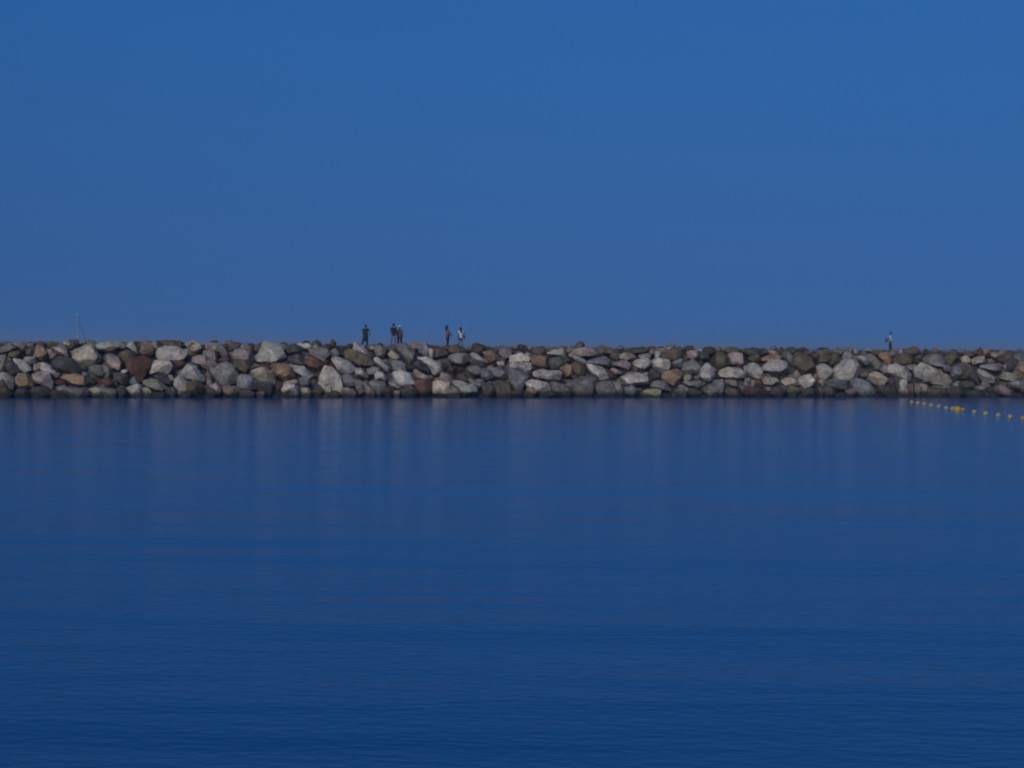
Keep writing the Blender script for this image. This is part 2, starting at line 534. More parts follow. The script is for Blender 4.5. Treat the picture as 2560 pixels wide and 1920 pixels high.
"""O -2,36 20,34 40,36 44,46 36,56 20,60 4,52
O 28,48 38,34 46,44 50,56 40,64 26,62
G 54,44 62,32 74,34 76,46 66,54 56,56
D 48,31 70,28 76,34 62,36 50,36
L 36,84 48,66 62,52 78,54 94,58 97,68 92,76 84,86 74,92 64,96 48,96 36,94
B 20,104 34,92 50,94 64,96 70,106 62,116 48,116 32,112
L 80,48 90,41 102,46 110,56 102,62 92,54
G 104,40 116,38 124,48 134,58 140,68 134,76 122,70 114,60 106,50
T 138,36 154,34 158,46 156,60 148,63 140,54 134,44
O 112,32 128,31 142,34 136,42 124,42
L 0,66 8,61 20,62 30,72 26,84 20,96 10,96 2,84
P 2,94 10,94 12,104 6,108 0,104
C 106,86 122,78 136,80 150,88 146,100 132,108 120,100 110,94
O 90,80 104,76 112,84 104,90 94,88
B 76,98 88,91 102,94 116,104 124,116 112,126 94,124 82,114
L 150,76 158,64 172,62 188,68 198,80 202,92 198,98 184,96 172,90 160,84 152,80
L 176,96 192,96 194,108 192,122 180,120 174,108
D 134,110 150,106 166,114 166,126 146,128 134,120
O 162,48 180,38 198,40 210,52 206,62 190,66 174,62 164,56
O 190,30 204,24 214,26 216,38 206,44 194,42
P 188,66 200,62 214,64 212,72 200,74 190,72
G 210,80 221,74 226,86 222,96 212,92
P 206,104 221,102 226,112 216,120 208,114
D 166,92 176,92 178,108 170,116 164,106
D 12,108 26,110 40,118 36,126 14,126
P 62,118 78,112 84,122 74,128 62,126
D 0,108 10,108 12,124 0,126
G 142,62 150,66 150,80 140,82 136,72
O 196,104 206,102 206,120 194,124""",
"""L -4,70 8,62 24,65 38,72 52,80 60,92 64,102 54,106 36,104 16,100 -2,96
G 12,44 30,40 48,44 56,56 52,68 40,66 24,62 12,56
D 24,36 40,32 54,38 56,46 44,46 30,42
O 54,40 70,36 78,44 76,56 66,62 56,56
B 50,64 62,62 66,72 60,78 52,74
B 70,70 80,62 84,74 88,88 80,96 70,88
O 84,62 102,58 110,70 108,86 100,96 88,94 84,80
D 108,78 120,80 126,92 124,104 112,98 106,90
L 124,76 134,70 146,80 158,88 162,98 150,104 138,98 130,88
C 90,46 100,43 108,48 108,58 98,60 90,56
C 108,52 124,46 138,44 144,52 138,60 122,60 112,60
D 124,34 131,21 134,34 132,46 126,48
T 134,36 140,26 146,28 150,38 140,44
G 142,50 156,50 160,56 146,60
G 132,64 150,60 172,60 180,68 166,76 148,72
R 170,44 184,40 194,48 192,60 178,58
G 196,64 206,56 216,62 214,74 204,76 196,72
L 170,84 184,78 202,82 216,90 206,98 188,96 176,92
B 192,102 208,96 222,98 230,108 224,118 208,116 196,110
P 162,112 176,107 188,114 196,126 184,130 168,126
O 84,102 98,98 112,100 116,110 102,112 88,110
B 112,112 128,108 142,106 140,116 124,118
P 0,104 12,104 10,114 4,120 -4,116
O 12,116 34,110 52,114 58,126 36,130 16,128
D 60,112 80,112 96,118 90,126 66,126
D 196,42 212,44 220,52 208,56 198,52
O 88,36 104,34 118,37 110,44 94,42
G 150,38 168,36 174,42 160,48
P 178,62 190,60 194,70 184,74
O 176,35 192,33 204,39 190,42
D 100,120 128,118 142,122 130,128 104,128""",
]
NOTED = {   # (stretch, row): the boulders that stand out
    (0, 22): "large cream boulder near the left end, tan underneath", (0, 21): "large flat slate-grey boulder",
    (0, 23): "long rusty orange boulder low on the face", (0, 9): "orange tan boulder high on the face",
    (1, 4): "big dark reddish brown boulder", (1, 7): "long white boulder, widest of the left part",
    (1, 9): "white wedge boulder under the long white one", (2, 9): "large pale boulder standing proud of the crest",
    (2, 16): "cream boulder with a rounded top", (3, 5): "bright white boulder on the crest under the person in dark clothes",
    (3, 10): "tall pale grey boulder near the water", (3, 20): "bright white boulder in the middle of the face",
    (4, 4): "pale domed boulder below the two standing persons", (4, 8): "dark rusty boulder at the waterline",
    (4, 17): "rust orange boulder high on the face", (5, 0): "white lumpy boulder high on the face",
    (5, 8): "white boulder with a rusty foot at the waterline", (5, 16): "dark knob of rock on the crest",
    (5, 19): "long pale boulder leaning to the right", (6, 7): "brightest white boulder of the right half",
    (8, 4): "large pale boulder leaning to the left", (9, 0): "large pale grey boulder near the right end",
    (9, 11): "dark pointed rock sticking up from the crest",
}

def boulder_mesh(pts2, plane_pt, depth, rng):
    """pts2: outline in (along, up) metres about the centre -> closed angular stone"""
    n0 = len(pts2)
    ring = []
    for i in range(n0):                                   # knock the corners off, keep the flats
        p, q, r_ = pts2[i - 1], pts2[i], pts2[(i + 1) % n0]
        ring.append(q * 0.95 + p * 0.025 + r_ * 0.025)
        m = (q + r_) * 0.5
        ring.append(m * (1 + rng.uniform(-0.03, 0.03)))
    n = len(ring)
    size = sum(p.length for p in ring) / n
    ap = Vector((rng.uniform(-0.25, 0.25) * size, -rng.uniform(0.1, 0.42) * size))
    # depth multiplier varies round the ring, so that the flanks are facets of different pitch
    k = [rng.uniform(0.6, 1.3) for _ in range(n)]
    k = [(k[i - 1] + 2 * k[i] + k[(i + 1) % n]) / 4 for i in range(n)]
    bm = bmesh.new()
    rows = []
    for sgn, prof in ((-1, ((0.30, 1.0), (0.62, 0.82), (0.88, 0.46))), (0, ((1.0, 0.0),)), (1, ((0.85, 0.5), (0.5, 0.9)))):
        for sc_, dd in prof:
            row = []
            for i, p in enumerate(ring):
                q = ap * (1 - sc_) * (1 if sgn < 0 else 0.3) + p * sc_
                j = size * 0.075
                y = sgn * dd * depth * (k[i] if sc_ > 0.5 else 1.0)
                row.append(bm.verts.new((q.x + rng.uniform(-j, j), y + rng.uniform(-j, j), q.y + rng.uniform(-j, j))))
            rows.append(row)
    for a, b in zip(rows, rows[1:]):
        for i in range(n):
            bm.faces.new((a[i], a[(i + 1) % n], b[(i + 1) % n], b[i]))
    f0 = bm.verts.new((ap.x, -depth * 1.02, ap.y))
    f1 = bm.verts.new((0, depth, 0))
    for i in range(n):
        bm.faces.new((f0, rows[0][(i + 1) % n], rows[0][i]))
        bm.faces.new((f1, rows[-1][i], rows[-1][(i + 1) % n]))
    # split faces: broken flat planes across the stone, as quarried rock has
    bmesh.ops.triangulate(bm, faces=bm.faces)
    bmesh.ops.subdivide_edges(bm, edges=bm.edges, cuts=1)
    for _ in range(11):
        nrm = Vector((rng.gauss(0, 1), rng.gauss(-.8, .7), rng.gauss(0.1, 1))).normalized()
        d = max(v.co.dot(nrm) for v in bm.verts) * rng.uniform(.66, .9)
        for v in bm.verts:
            e = v.co.dot(nrm) - d
            if e > 0: v.co -= nrm * e * .94
    bmesh.ops.recalc_face_normals(bm, faces=bm.faces)
    return bm

YAW = math.atan2(ALONG.y, ALONG.x)
base_inv = Vector(breakwater.location)
n_boulders = 0
for si, text in enumerate(SEG):
    for ri, line in enumerate(text.strip().split("\n")):
        tone, *pp = line.split()
        px = [(si * 256 + float(a) * 256 / 221.2, 840 + float(b) * 256 / 221.2) for a, b in (p.split(",") for p in pp)]
        cx = sum(p[0] for p in px) / len(px)
        cy = sum(p[1] for p in px) / len(px)
        s = 2.0
        for _ in range(8):
            c = on_plane(cx, cy, s)
            s = min(max(c.z * SLOPE, 0.0), CREST_S)
        c = on_plane(cx, cy, s)
        pts = []
        for x, y in px:
            d = on_plane(x, y, s) - c
            pts.append(Vector((d.dot(ALONG), d.z)) * 1.17)
        foot = CREST_Z - 0.25 - c.z                      # crest stones sit on the fill
        low = min(p.y for p in pts)
        if low > foot:
            top_ = max(p.y for p in pts)
            for p in pts: p.y = top_ - (top_ - p.y) * (top_ - foot) / (top_ - low)
        if low + c.z < 0.42:                             # waterline stones go on down below the water
            top_ = max(p.y for p in pts)
            for p in pts:
                if p.y < (low + top_) / 2: p.y = (low + top_) / 2 - ((low + top_) / 2 - p.y) * ((low + top_) / 2 + c.z + .5) / ((top_ - low) / 2)
        area = abs(sum(pts[i - 1].x * pts[i].y - pts[i].x * pts[i - 1].y for i in range(len(pts)))) / 2
        if sum(pts[i - 1].x * pts[i].y - pts[i].x * pts[i - 1].y for i in range(len(pts))) < 0:
            pts.reverse()
        rng = random.Random(si * 100 + ri)
        depth = 0.6 * math.sqrt(area)
        o = obj("boulder", boulder_mesh(pts, c, depth, rng), STONE, breakwater)
        o.location = c + BACK * (depth * 0.35) - base_inv
        o.rotation_euler = (0, 0, YAW)
        t = TONES[tone]
        v = rng.uniform(0.86, 1.14)
        o.color = (t[0] * v * rng.uniform(1.0, 1.08), t[1] * v, t[2] * v * rng.uniform(.88, .98), 1)
        if (si, ri) in NOTED:
            o["label"] = NOTED[(si, ri)]
        n_boulders += 1

# packed core and the smaller or hidden stones: joined
def core_section(a):
    return [bw(a, 1.9, -1.5), bw(a, 1.9, 0.0), bw(a, CREST_S + 0.6, CREST_Z - 0.7), bw(a, CREST_S + 0.8, CREST_Z),
            bw(a, CREST_S + CREST_W, CREST_Z), bw(a, CREST_S + CREST_W + 6, -1.5)]
A0, A1 = -30.0, 122.0
bm = bmesh.new()
secs = []
for i in range(77):
    a = A0 + (A1 - A0) * i / 76
    secs.append([bm.verts.new(p + Vector((0, 0, rnd.uniform(-.04, .04) if 2 < j < 5 else 0)) - base_inv) for j, p in enumerate(core_section(a))])
for p, q in zip(secs, secs[1:]):
    for j in range(5):
        bm.faces.new((p[j], p[j + 1], q[j + 1], q[j]))
bm.faces.new(secs[0]); bm.faces.new(list(reversed(secs[-1])))
bmesh.ops.recalc_face_normals(bm, faces=bm.faces)
obj("packed_core", bm, mat("packed_rubble", (0.10, 0.095, 0.09), 0.95, scale=2.0, var=0.4, bump=0.6), breakwater)

ico = bmesh.new()
bmesh.ops.create_icosphere(ico, subdivisions=2, radius=1)
ICO_V = [v.co.copy() for v in ico.verts]
ICO_F = [[v.index for v in f.verts] for f in ico.faces]
ico.free()
V, FC, CC = [], [], []
def rubble(p, r, tone, rng, flat=1.0):
    planes = [(Vector((rng.gauss(0, 1), rng.gauss(0, 1), rng.gauss(0, 1))).normalized(), rng.uniform(0.55, 0.9)) for _ in range(7)]
    sx, sy, sz = rng.uniform(.8, 1.35), rng.uniform(.7, 1.0), rng.uniform(.6, .9) * flat
    M = Matrix.Rotation(rng.uniform(0, 6.28), 3, 'Z') @ Matrix.Rotation(rng.uniform(-.5, .5), 3, 'X')
    b = len(V)
    for v in ICO_V:
        q = v.copy()
        for nrm, d in planes:
            e = q.dot(nrm) - d
            if e > 0: q -= nrm * e
        q = Vector((q.x * sx, q.y * sy, q.z * sz)) * r
        V.append(p + M @ q - base_inv)
        CC.append(tone)
    FC.extend([[b + i for i in f] for f in ICO_F])
def tone():
    t = TONES[rnd.choice("GGDDBOOPLRT")]
    v = rnd.uniform(.6, 1.0)  # dimmed: the deep shade of the gaps is put into the colour
    return (t[0] * v, t[1] * v, t[2] * v, 1)
A_L, A_R = -1.0, 90.0                                          # the stretch the photo shows
a = A0
while a < A1:
    seen = A_L < a < A_R
    for row in range(8):                                       # front face
        z = -0.45 + row * 0.56 + rnd.uniform(-.12, .12)
        if z > 3.75: continue
        back = 1.55 if seen else 0.1
        rubble(bw(a + rnd.uniform(-.35, .35), max(z, -.3) * SLOPE + back, z - (0.15 if seen else 0)), rnd.uniform(.42, .72) * (1 if seen else 1.45), tone(), rnd)
    for row in range(9):                                       # back slope, kept coarse
        z = 3.6 - row * 0.6
        rubble(bw(a + rnd.uniform(-.4, .4), CREST_S + CREST_W + .3 + row * 0.72, z), rnd.uniform(.55, .9), tone(), rnd)
    rubble(bw(a, CREST_S + rnd.uniform(-.2, .1), CREST_Z - rnd.uniform(-.06, .3)), rnd.uniform(.32, .52), tone(), rnd)
    rubble(bw(a, CREST_S + CREST_W + .1, CREST_Z - rnd.uniform(.1, .35)), rnd.uniform(.4, .6), tone(), rnd)
    a += 0.92
for i in range(1100):                                           # stones trodden into the crest
    rubble(bw(rnd.uniform(A0, A1), CREST_S + rnd.uniform(.6, CREST_W - .3), CREST_Z - .08), rnd.uniform(.14, .42), tone(), rnd, .4)
me = bpy.data.meshes.new("rubble")
me.from_pydata([tuple(v) for v in V], [], FC)
ca = me.color_attributes.new("stone", 'FLOAT_COLOR', 'POINT')
ca.data.foreach_set("color", [c for q in CC for c in q])
o = obj("rubble", me, RUBBLE, breakwater)
o["kind"] = "stuff"

# ------------------------------------------------------------------ people on the crest
def skin(name, joints, bones, material, parent, levels=2, root=0):
    """one smooth surface grown round a skeleton: joints = {name: (xyz, radius or (rx, ry))}"""
    keys = list(joints)
    me = bpy.data.meshes.new(name)
    me.from_pydata([joints[k][0] for k in keys], [(keys.index(a), keys.index(b)) for a, b in bones], [])
    o = bpy.data.objects.new(name, me)
    COL.objects.link(o)
    md = o.modifiers.new("skin", 'SKIN')
    md.use_smooth_shade = True
    sv = me.skin_vertices[0].data
    for i, k in enumerate(keys):
        r = joints[k][1]
        sv[i].radius = r if isinstance(r, tuple) else (r, r)
        sv[i].use_root = (i == root)
    sb = o.modifiers.new("sub", 'SUBSURF'); sb.levels = levels; sb.render_levels = levels
    dg = bpy.context.evaluated_depsgraph_get()
    dg.update()
    out = bpy.data.meshes.new_from_object(o.evaluated_get(dg))
    out.name = name
    bpy.data.objects.remove(o)
    bpy.data.meshes.remove(me)
    out.materials.clear()
    return obj(name, out, material, parent)

SKIN = mat("skin", (0.10, 0.062, 0.048), 0.6, scale=20)
HAIR = mat("dark_hair", (0.012, 0.010, 0.009), 0.6, scale=30)
def cloth(name, c): return mat(name, c, 0.9, scale=18, var=0.15, bump=0.2)
BLACK, NAVY = cloth("black_cloth", (0.008, 0.008, 0.009)), cloth("navy_cloth", (0.012, 0.012, 0.026))
WHITE, LILAC = cloth("white_cloth", (0.60, 0.58, 0.60)), cloth("lilac_grey_cloth", (0.22, 0.19, 0.24))
TAUPE, MAROON = cloth("taupe_cloth", (0.095, 0.08, 0.07)), cloth("maroon_cloth", (0.04, 0.016, 0.016))
DENIM, TEAL = cloth("dark_denim", (0.022, 0.035, 0.05)), cloth("teal_cloth", (0.012, 0.05, 0.06))
PALE, ROSE = cloth("pale_hat", (0.55, 0.55, 0.52)), cloth("rose_brown_cloth", (0.20, 0.12, 0.11))

def person(px, s, feet, height, face_deg, label, top, bottom, top_len, leg_len, hair, pose, extra=None, group=None):
    """px: photo column, s: metres behind the waterline, face_deg: 0 looks along the view, 90 to the left"""
    d = on_plane(px, 865, s)
    root = empty("person", (d.x, d.y, feet), R(face_deg))
    tag(root, label, "person", group)
    k = height / 1.75
    root.scale = (k * pose.get('wide', 1), k, k)
    ls, rs, la, ra, lean = pose.get("lstep", (.0, .0)), pose.get("rstep", (.0, .0)), pose.get("larm"), pose.get("rarm"), pose.get("lean", 0)
    P = {}
    def up(x, y, z): return (x, y + lean * max(0, z - .95), z)
    P['pelvis'] = (up(0, 0, .96), (.135, .105))
    P['waist'] = (up(0, 0, 1.10), (.125, .095))
    P['chest'] = (up(0, .01, 1.30), (.15, .105))
    P['yoke'] = (up(0, 0, 1.43), (.11, .075))
    P['neck'] = (up(0, .01, 1.52), (.055, .055))
    P['jaw'] = (up(0, .03, 1.60), (.068, .078))
    P['skull'] = (up(0, .01, 1.68), (.088, .105))
    P['crown'] = (up(0, .0, 1.745), (.06, .075))
    P['nose'] = (up(0, .118, 1.625), .016)
    for sd_, nm, arm, st in ((-1, 'l', la, ls), (1, 'r', ra, rs)):
        P[nm + 'sho'] = (up(sd_ * .175, 0, 1.42), .058)
        el = (sd_ * .205, -.03, 1.13) if arm is None else arm[0]
        wr = (sd_ * .19, .09, .91) if arm is None else arm[1]
        P[nm + 'elb'] = (up(*el), .043)
        P[nm + 'wri'] = (up(*wr), .029)
        e, w = Vector(up(*el)), Vector(up(*wr))
        dv = (w - e).normalized()
        pm = w + dv * .07
        P[nm + 'palm'] = (tuple(pm), (.036, .018))
        sidev = dv.cross(Vector((0, 1, 0.2))).normalized()
        for fi, (off, ln) in enumerate(((-.026, .075), (-.009, .09), (.009, .085), (.025, .065))):
            P[f'{nm}f{fi}'] = (tuple(pm + sidev * off + dv * ln * .9 + Vector((0, .02, 0))), .009)
        P[nm + 'thumb'] = (tuple(w + dv * .05 + sidev * -.055 + Vector((0, .02, 0))), .010)
        P[nm + 'ear'] = (up(sd_ * .088, .0, 1.64), .018)
        P[nm + 'hip'] = ((sd_ * .09, 0, .90), .095)
        P[nm + 'knee'] = ((sd_ * .105 + st[0] * .45, .02 + st[1] * .5, .50), .058)
        P[nm + 'calf'] = ((sd_ * .107 + st[0] * .65, -.01 + st[1] * .72, .34), .056)
        P[nm + 'ank'] = ((sd_ * .11 + st[0], -.02 + st[1], .075), .036)
        P[nm + 'toe'] = ((sd_ * .125 + st[0], .15 + st[1], .03), (.04, .026))
    bones = [('pelvis', 'waist'), ('waist', 'chest'), ('chest', 'yoke'), ('yoke', 'neck'), ('neck', 'jaw'), ('jaw', 'skull'), ('skull', 'crown'), ('jaw', 'nose')]
    for nm in 'lr':
        bones += [('yoke', nm + 'sho'), (nm + 'sho', nm + 'elb'), (nm + 'elb', nm + 'wri'), (nm + 'wri', nm + 'palm'), (nm + 'wri', nm + 'thumb'),
                  ('jaw', nm + 'ear'), ('pelvis', nm + 'hip'), (nm + 'hip', nm + 'knee'), (nm + 'knee', nm + 'calf'), (nm + 'calf', nm + 'ank'), (nm + 'ank', nm + 'toe')]
        bones += [(nm + 'palm', f'{nm}f{i}') for i in range(4)]
    skin("body", P, bones, SKIN, root)
    def grow(keys, g):
        return {q: (P[q][0], tuple(v + g for v in P[q][1]) if isinstance(P[q][1], tuple) else P[q][1] + g) for q in keys}
    def mid(a, b, t): return tuple(Vector(P[a][0]).lerp(Vector(P[b][0]), t))
    # top
    J = grow(['pelvis', 'waist', 'chest', 'yoke'], .022)
    B = [('pelvis', 'waist'), ('waist', 'chest'), ('chest', 'yoke')]
    lt = pose.get("long_top", .86)
    J['hem'] = ((0, 0, lt), (.165, .13) if lt > .8 else (.21, .17)); B.append(('hem', 'pelvis'))
    for nm in 'lr':
        J.update(grow([nm + 'sho'], .02)); B.append(('yoke', nm + 'sho'))
        if top_len == 'short':
            J[nm + 'cuff'] = (mid(nm + 'sho', nm + 'elb', .7), .064); B.append((nm + 'sho', nm + 'cuff'))
        elif top_len == 'long':
            J.update(grow([nm + 'elb', nm + 'wri'], .018)); B += [(nm + 'sho', nm + 'elb'), (nm + 'elb', nm + 'wri')]
    skin("top", J, B, top, root)
    # bottom
    J = grow(['waist', 'pelvis'], .016)
    B = [('waist', 'pelvis')]
    for nm in 'lr':
        J.update(grow([nm + 'hip'], .022)); B.append(('pelvis', nm + 'hip'))
        if leg_len == 'short':
            J[nm + 'hem'] = (mid(nm + 'hip', nm + 'knee', .8), .093); B.append((nm + 'hip', nm + 'hem'))
        else:
            J.update(grow([nm + 'knee', nm + 'calf', nm + 'ank'], .022)); B += [(nm + 'hip', nm + 'knee'), (nm + 'knee', nm + 'calf'), (nm + 'calf', nm + 'ank')]
    skin("shorts" if leg_len == 'short' else "trousers", J, B, bottom, root)
    for nm in 'lr':
        skin("shoe", {'h': ((P[nm + 'ank'][0][0], P[nm + 'ank'][0][1] - .03, .045), (.05, .045)), 't': ((P[nm + 'toe'][0][0], P[nm + 'toe'][0][1] + .02, .035), (.05, .035))},
             [('h', 't')], BLACK, root, 1)
    cap = {'t': (up(0, -.005, 1.785), (.05, .06)), 'a': (up(0, -.01, 1.745), (.092, .112)), 'b': (up(0, -.04, 1.67), (.10, .098)), 'c': (up(0, -.05, 1.60), (.08, .07))}
    if hair == 'hat':
        skin("hair", cap, [('t', 'a'), ('a', 'b'), ('b', 'c')], HAIR, root, 2)
        skin("sun_hat", {'a': (up(0, .01, 1.715), (.16, .18)), 'b': (up(0, .005, 1.74), (.125, .145)), 'c': (up(0, 0, 1.80), (.115, .13)), 'd': (up(0, 0, 1.84), (.08, .09))}, [('a', 'b'), ('b', 'c'), ('c', 'd')], PALE, root, 2)
    elif hair == 'long':
        cap['c'] = (up(0, -.075, 1.52), (.125, .07))
        cap['d'] = (up(0, -.10, 1.36), (.12, .055))
        cap['e'] = (up(0, -.11, 1.24), (.07, .035))
        skin("hair", cap, [('t', 'a'), ('a', 'b'), ('b', 'c'), ('c', 'd'), ('d', 'e')], HAIR, root, 2)
    else:
        skin("hair", cap, [('t', 'a'), ('a', 'b'), ('b', 'c')], HAIR, root, 2)
    return root

def bag(px, s, z, size, material, label, cat="bag"):
    d = on_plane(px, 865, s)
    root = empty("bag", (d.x, d.y, z))
    tag(root, label, cat)
    w, t, h = size
    skin("bag_body", {'a': ((0, 0, 0), (w / 2, t / 2)), 'b': ((0, 0, h), (w / 2.4, t / 2.4))}, [('a', 'b')], material, root, 2)
    skin("strap", {'a': ((-w / 3, 0, h), .015), 'b': ((0, 0, h + .22), .015), 'c': ((w / 3, 0, h), .015)}, [('a', 'b'), ('b', 'c')], material, root, 1)
    return root

CS = CREST_S + 1.3
person(914, CS, CREST_Z, 1.76, -15, "person in long all-dark clothes, leftmost of the people on the crest", NAVY, NAVY, 'short', 'long', 'crop',
       dict(lstep=(-.20, .06), rstep=(.02, -.02), rarm=((.31, -.04, 1.16), (.30, .10, .95)), larm=((-.25, -.03, 1.14), (-.19, .08, .92)), long_top=.38, wide=1.12))
person(983.5, CS, CREST_Z + .05, 1.84, 5, "tall person in a black shirt and pale lilac-grey shorts, back turned", BLACK, LILAC, 'short', 'short', 'crop',
       dict(lstep=(-.09, -.03), rstep=(.06, .05)))
person(999, CS + .45, CREST_Z, 1.68, -10, "person in a pale hat, taupe top and dark trousers beside the tall one", TAUPE, BLACK, 'short', 'long', 'hat',
       dict(lstep=(-.02, .02), rstep=(.03, -.02), wide=1.15))
person(1119, CS, CREST_Z, 1.80, -55, "person with long dark hair, rose-brown top and black leggings, facing the one in white", ROSE, BLACK, 'short', 'long', 'long',
       dict(lean=-.10, lstep=(.03, .05), rstep=(-.03, -.04), larm=((-.22, .10, 1.18), (-.14, .30, 1.02)), rarm=((.22, .08, 1.17), (.20, .26, .98))))
person(1151.5, CS + .2, CREST_Z, 1.66, 25, "person in a white top and dark shorts with bare legs, arm bent out", WHITE, DENIM, 'short', 'short', 'long',
       dict(lstep=(-.04, .05), rstep=(.05, -.03), rarm=((.33, -.03, 1.22), (.27, .10, 1.0)), lean=.06))
bag(1160.5, CS + .25, CREST_Z + .72, (.18, .12, .2), NAVY, "dark bag hanging from the arm of the person in white")
person(2226, CS, CREST_Z, 1.72, 75, "lone person in a white shirt and dark maroon trousers at the right", WHITE, MAROON, 'short', 'long', 'crop',
       dict(lstep=(.0, .08), rstep=(.0, -.08), larm=((-.23, .06, 1.16), (-.18, .28, 1.02)), rarm=((.23, .06, 1.16), (.18, .28, 1.03))))
bag(2215.5, CS + .05, CREST_Z + .80, (.26, .2, .30), TEAL, "dark teal bag held in front of the lone person in white")

# ------------------------------------------------------------------ sailing boat far beyond the breakwater
def tube(bm, p, q, r0, r1=None, n=8):
    r1 = r0 if r1 is None else r1
    p, q = Vector(p), Vector(q)
    d = (q - p).normalized()
    u = d.orthogonal().normalized()
    w = d.cross(u)
    ra = [bm.verts.new(p + (u * math.cos(6.2832 * i / n) + w * math.sin(6.2832 * i / n)) * r0) for i in range(n)]
    rb = [bm.verts.new(q + (u * math.cos(6.2832 * i / n) + w * math.sin(6.2832 * i / n)) * r1) for i in range(n)]
    for i in range(n):
        bm.faces.new((ra[i], ra[(i + 1) % n], rb[(i + 1) % n], rb[i]))
    bm.faces.new(list(reversed(ra))); bm.faces.new(rb)

gel, alu = mat("white_hull", (0.5, 0.5, 0.5), 0.4), mat("pale_spar", (0.27, 0.33, 0.42), 0.5)
navy_canvas, dark_line = mat("navy_canvas", (0.03, 0.07, 0.18), 0.9), mat("dark_rigging", (0.02, 0.03, 0.05), 0.6)
D = 400.0
bx = (184 - 1280) / FOCAL * D
boat = empty("sailing_boat", (bx, D, 0), R(35))
tag(boat, "small sailing boat with a pale bare mast moored beyond the breakwater", "boat")
bm = bmesh.new()
rows = []
for i in range(13):
    t = i / 12
    x = -3.6 + 7.4 * t
    bw_ = 1.25 * (1 - max(0, (t - .35) / .65) ** 2.2) * (0.78 + 0.22 * min(1, t / .3)) + .03
    dk = 0.95 + .25 * t * t
    rows.append([bm.verts.new((x, y * bw_, z)) for y, z in ((-1, dk), (-.94, .35), (-.6, -.15), (0, -.35), (.6, -.15), (.94, .35), (1, dk))])
for p, q in zip(rows, rows[1:]):
    for j in range(6): bm.faces.new((p[j], p[j + 1], q[j + 1], q[j]))
    bm.faces.new((p[0], q[0], q[6], p[6]))
bm.faces.new(rows[0]); bm.faces.new(list(reversed(rows[-1])))
bmesh.ops.recalc_face_normals(bm, faces=bm.faces)
obj("hull", bm, gel, boat)
bm = bmesh.new()
cab = []
for x, w, z in ((-.9, .78, 1.5), (.2, .8, 1.55), (1.5, .6, 1.42), (2.1, .42, 1.15)):
    cab.append([bm.verts.new(p) for p in ((x, -w, .98), (x, -w * .8, z), (x, w * .8, z), (x, w, .98))])
for p, q in zip(cab, cab[1:]):
    for j in range(3): bm.faces.new((p[j], p[j + 1], q[j + 1], q[j]))
bm.faces.new(cab[0]); bm.faces.new(list(reversed(cab[-1])))
bmesh.ops.recalc_face_normals(bm, faces=bm.faces)
obj("cabin", bm, gel, boat)
MT = 9.55
bm = bmesh.new(); tube(bm, (.6, 0, 1.4), (.6, 0, MT), .085, .05, 10); mast = obj("mast", bm, alu, boat)
bm = bmesh.new(); tube(bm, (.6, -.75, 7.4), (.6, .75, 7.4), .05); obj("spreader", bm, alu, mast)
bm = bmesh.new(); bmesh.ops.create_uvsphere(bm, u_segments=12, v_segments=8, radius=.3, matrix=Matrix.Translation((.85, 0, 4.95)) @ Matrix.Diagonal((1, 1, .55, 1))); obj("radar_dome", bm, gel, mast)
bm = bmesh.new(); tube(bm, (.6, 0, MT), (.6, 0, MT + .35), .11, .03); obj("wind_vane", bm, gel, mast)
bm = bmesh.new(); tube(bm, (.5, 0, 2.25), (-2.9, 0, 2.35), .07); obj("boom", bm, alu, boat)
bm = bmesh.new(); tube(bm, (.4, 0, 2.48), (-2.7, 0, 2.5), .2, .12); obj("sail_cover", bm, navy_canvas, boat)
bm = bmesh.new(); tube(bm, (3.7, 0, 1.3), (.75, 0, 9.2), .07, .03); obj("furled_jib", bm, navy_canvas, boat)
for y in (-1.1, 1.1):
    bm = bmesh.new(); tube(bm, (.5, y, 1.05), (.6, y * .68, 7.4), .007, .007, 5); tube(bm, (.6, y * .68, 7.4), (.6, 0, MT - .2), .007, .007, 5); obj("shroud", bm, dark_line, boat)
bm = bmesh.new(); tube(bm, (-3.5, 0, 1.0), (.6, 0, MT - .1), .007, .007, 5); obj("backstay", bm, dark_line, boat)

# ------------------------------------------------------------------ line of floats
def lathe(bm, prof, n=18):
    rows = []
    for r, z in prof:
        rows.append([bm.verts.new((r * math.cos(6.2832 * i / n), r * math.sin(6.2832 * i / n), z)) for i in range(n)])
    for p, q in zip(rows, rows[1:]):
        for i in range(n): bm.faces.new((p[i], p[(i + 1) % n], q[(i + 1) % n], q[i]))
    bm.faces.new(list(reversed(rows[0]))); bm.faces.new(rows[-1])

def float_meshes():
    bm = bmesh.new()
    prof = []
    for i in range(1, 14):
        th = -math.pi / 2 + math.pi * i / 14
        r = .17 * math.cos(th) * (1.04 if i == 7 else 1)         # moulded seam round the middle
        prof.append((r, .17 * math.sin(th)))
    lathe(bm, prof)
    for v in bm.verts: v.co.z += .085
    for f in bm.faces: f.smooth = True
    body = bpy.data.meshes.new("float_body"); bm.to_mesh(body); bm.free()
    bm = bmesh.new()
    tube(bm, (-.155, 0, .04), (-.235, 0, .03), .035, .028, 8)
    eye = bpy.data.meshes.new("rope_eye"); bm.to_mesh(eye); bm.free()
    bm = bmesh.new()
    tube(bm, (.155, 0, .04), (.235, 0, .03), .035, .028, 8)
    eye2 = bpy.data.meshes.new("rope_eye"); bm.to_mesh(eye2); bm.free()
    return body, eye, eye2
FB, FE, FE2 = float_meshes()
ROPE = mat("wet_rope", (0.10, 0.09, 0.07), 0.9)
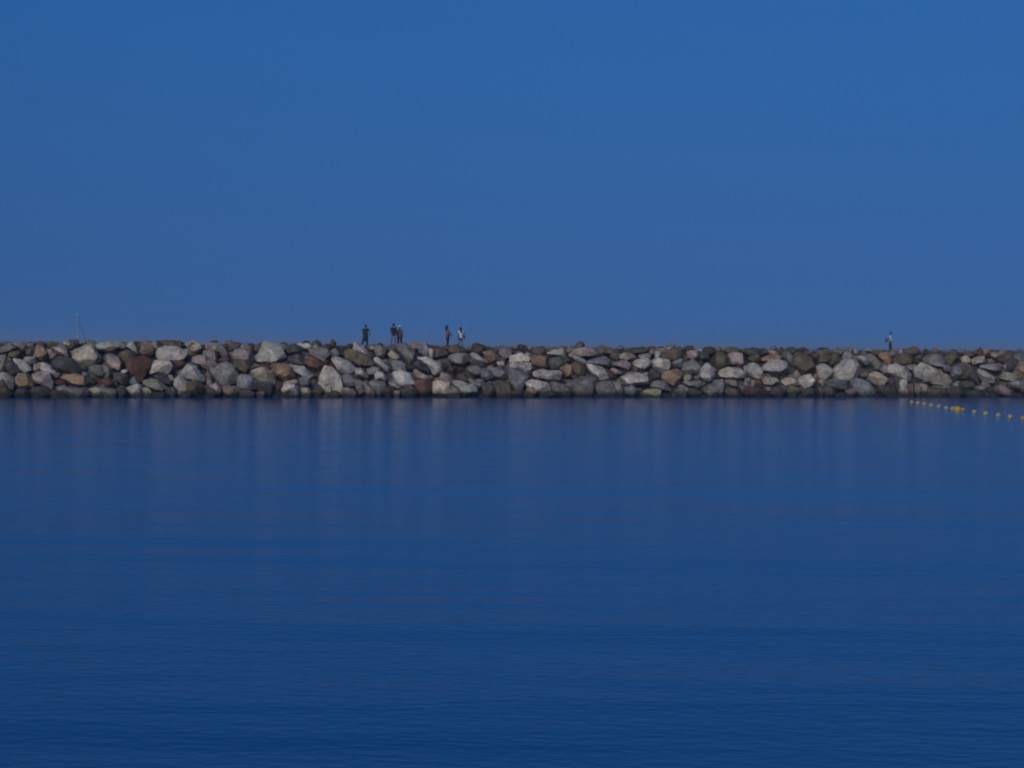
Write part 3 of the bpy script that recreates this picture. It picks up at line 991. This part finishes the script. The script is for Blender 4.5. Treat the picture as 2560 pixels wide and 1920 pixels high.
fcol = {'yellow': (0.34, 0.29, 0.13), 'cream': (0.34, 0.30, 0.19), 'green': (0.29, 0.30, 0.18), 'grey': (0.31, 0.285, 0.22),
        'lemon': (0.34, 0.33, 0.10), 'tan': (0.36, 0.28, 0.17), 'orange': (0.34, 0.23, 0.11), 'strong': (0.40, 0.30, 0.04)}
FM = {k: mat("float_" + k, v, 0.55, scale=9, var=.25) for k, v in fcol.items()}
GRP = "floats of the swimming-area line"
FL = [(2279, 1006, 'yellow', "pale yellow float at the far end of the line, nearest the breakwater"),
      (2294.6, 1008, 'cream', "cream float, second from the far end of the line"),
      (2310.5, 1011, 'green', "greenish-white float, third from the far end of the line"),
      (2328, 1014, 'grey', "grey-white float, fourth from the far end of the line"),
      (2346.5, 1017, 'grey', "grey-white float, fifth from the far end of the line"),
      (2365.5, 1021, 'grey', "grey-white float just before the big yellow buoy, seen from the far end"),
      (2381, 1022.5, 'cream', "cream float half hidden at the left of the big yellow buoy"),
      (2406, 1025.5, 'yellow', "pale yellow float touching the right of the big yellow buoy"),
      (2435.5, 1031, 'grey', "grey-white float right of the big yellow buoy, with open water between"),
      (2463.5, 1035, 'lemon', "greenish lemon-yellow float, the strongest coloured of the small ones"),
      (2495.5, 1039, 'cream', "cream float to the right of the lemon-yellow one"),
      (2525, 1043, 'tan', "tan cream float, the last one wholly in view on the right"),
      (2557, 1047, 'orange', "orange tan float cut by the right edge of the photo")]
def on_water(px, py):
    d = ray(px, py)
    return CAM + d * (-EYE / d.z)
pts = [on_water(x, y + 2.5) for x, y, _, _ in FL]
for i, (x, y, c, lab) in enumerate(FL):
    p = pts[i]
    q = pts[min(i + 1, len(pts) - 1)] - pts[max(i - 1, 0)]
    root = empty("float", (p.x, p.y, 0), math.atan2(q.y, q.x) + rnd.uniform(-.15, .15))
    root.rotation_euler.x = rnd.uniform(-.12, .12)
    tag(root, lab, "buoy", GRP)
    b = obj("float_body", FB.copy(), FM[c], root)
    obj("rope_eye", FE, ROPE, root); obj("rope_eye", FE2, ROPE, root)
p = on_water(2393, 1028.6)
big = empty("marker_buoy", (p.x, p.y, 0), .4)
tag(big, "big strong yellow buoy in the middle of the float line", "buoy")
bm = bmesh.new()
lathe(bm, [(.10, -.2), (.22, -.14), (.27, 0), (.28, .1), (.26, .2), (.19, .30), (.10, .36), (.06, .37)], 22)
for f in bm.faces: f.smooth = True
obj("buoy_body", bm, FM['strong'], big)
bm = bmesh.new()
for i in range(10):
    a0, a1 = math.pi * i / 10, math.pi * (i + 1) / 10
    tube(bm, (.07 * math.cos(a0), 0, .36 + .08 * math.sin(a0)), (.07 * math.cos(a1), 0, .36 + .08 * math.sin(a1)), .015, .015, 6)
obj("lifting_ring", bm, ROPE, big)
bm = bmesh.new()
lathe(bm, [(.283, .06), (.297, .075), (.297, .125), (.283, .14)], 22)
obj("rubbing_band", bm, FM['orange'], big)
print("boulders", n_boulders, "rubble faces", len(FC))
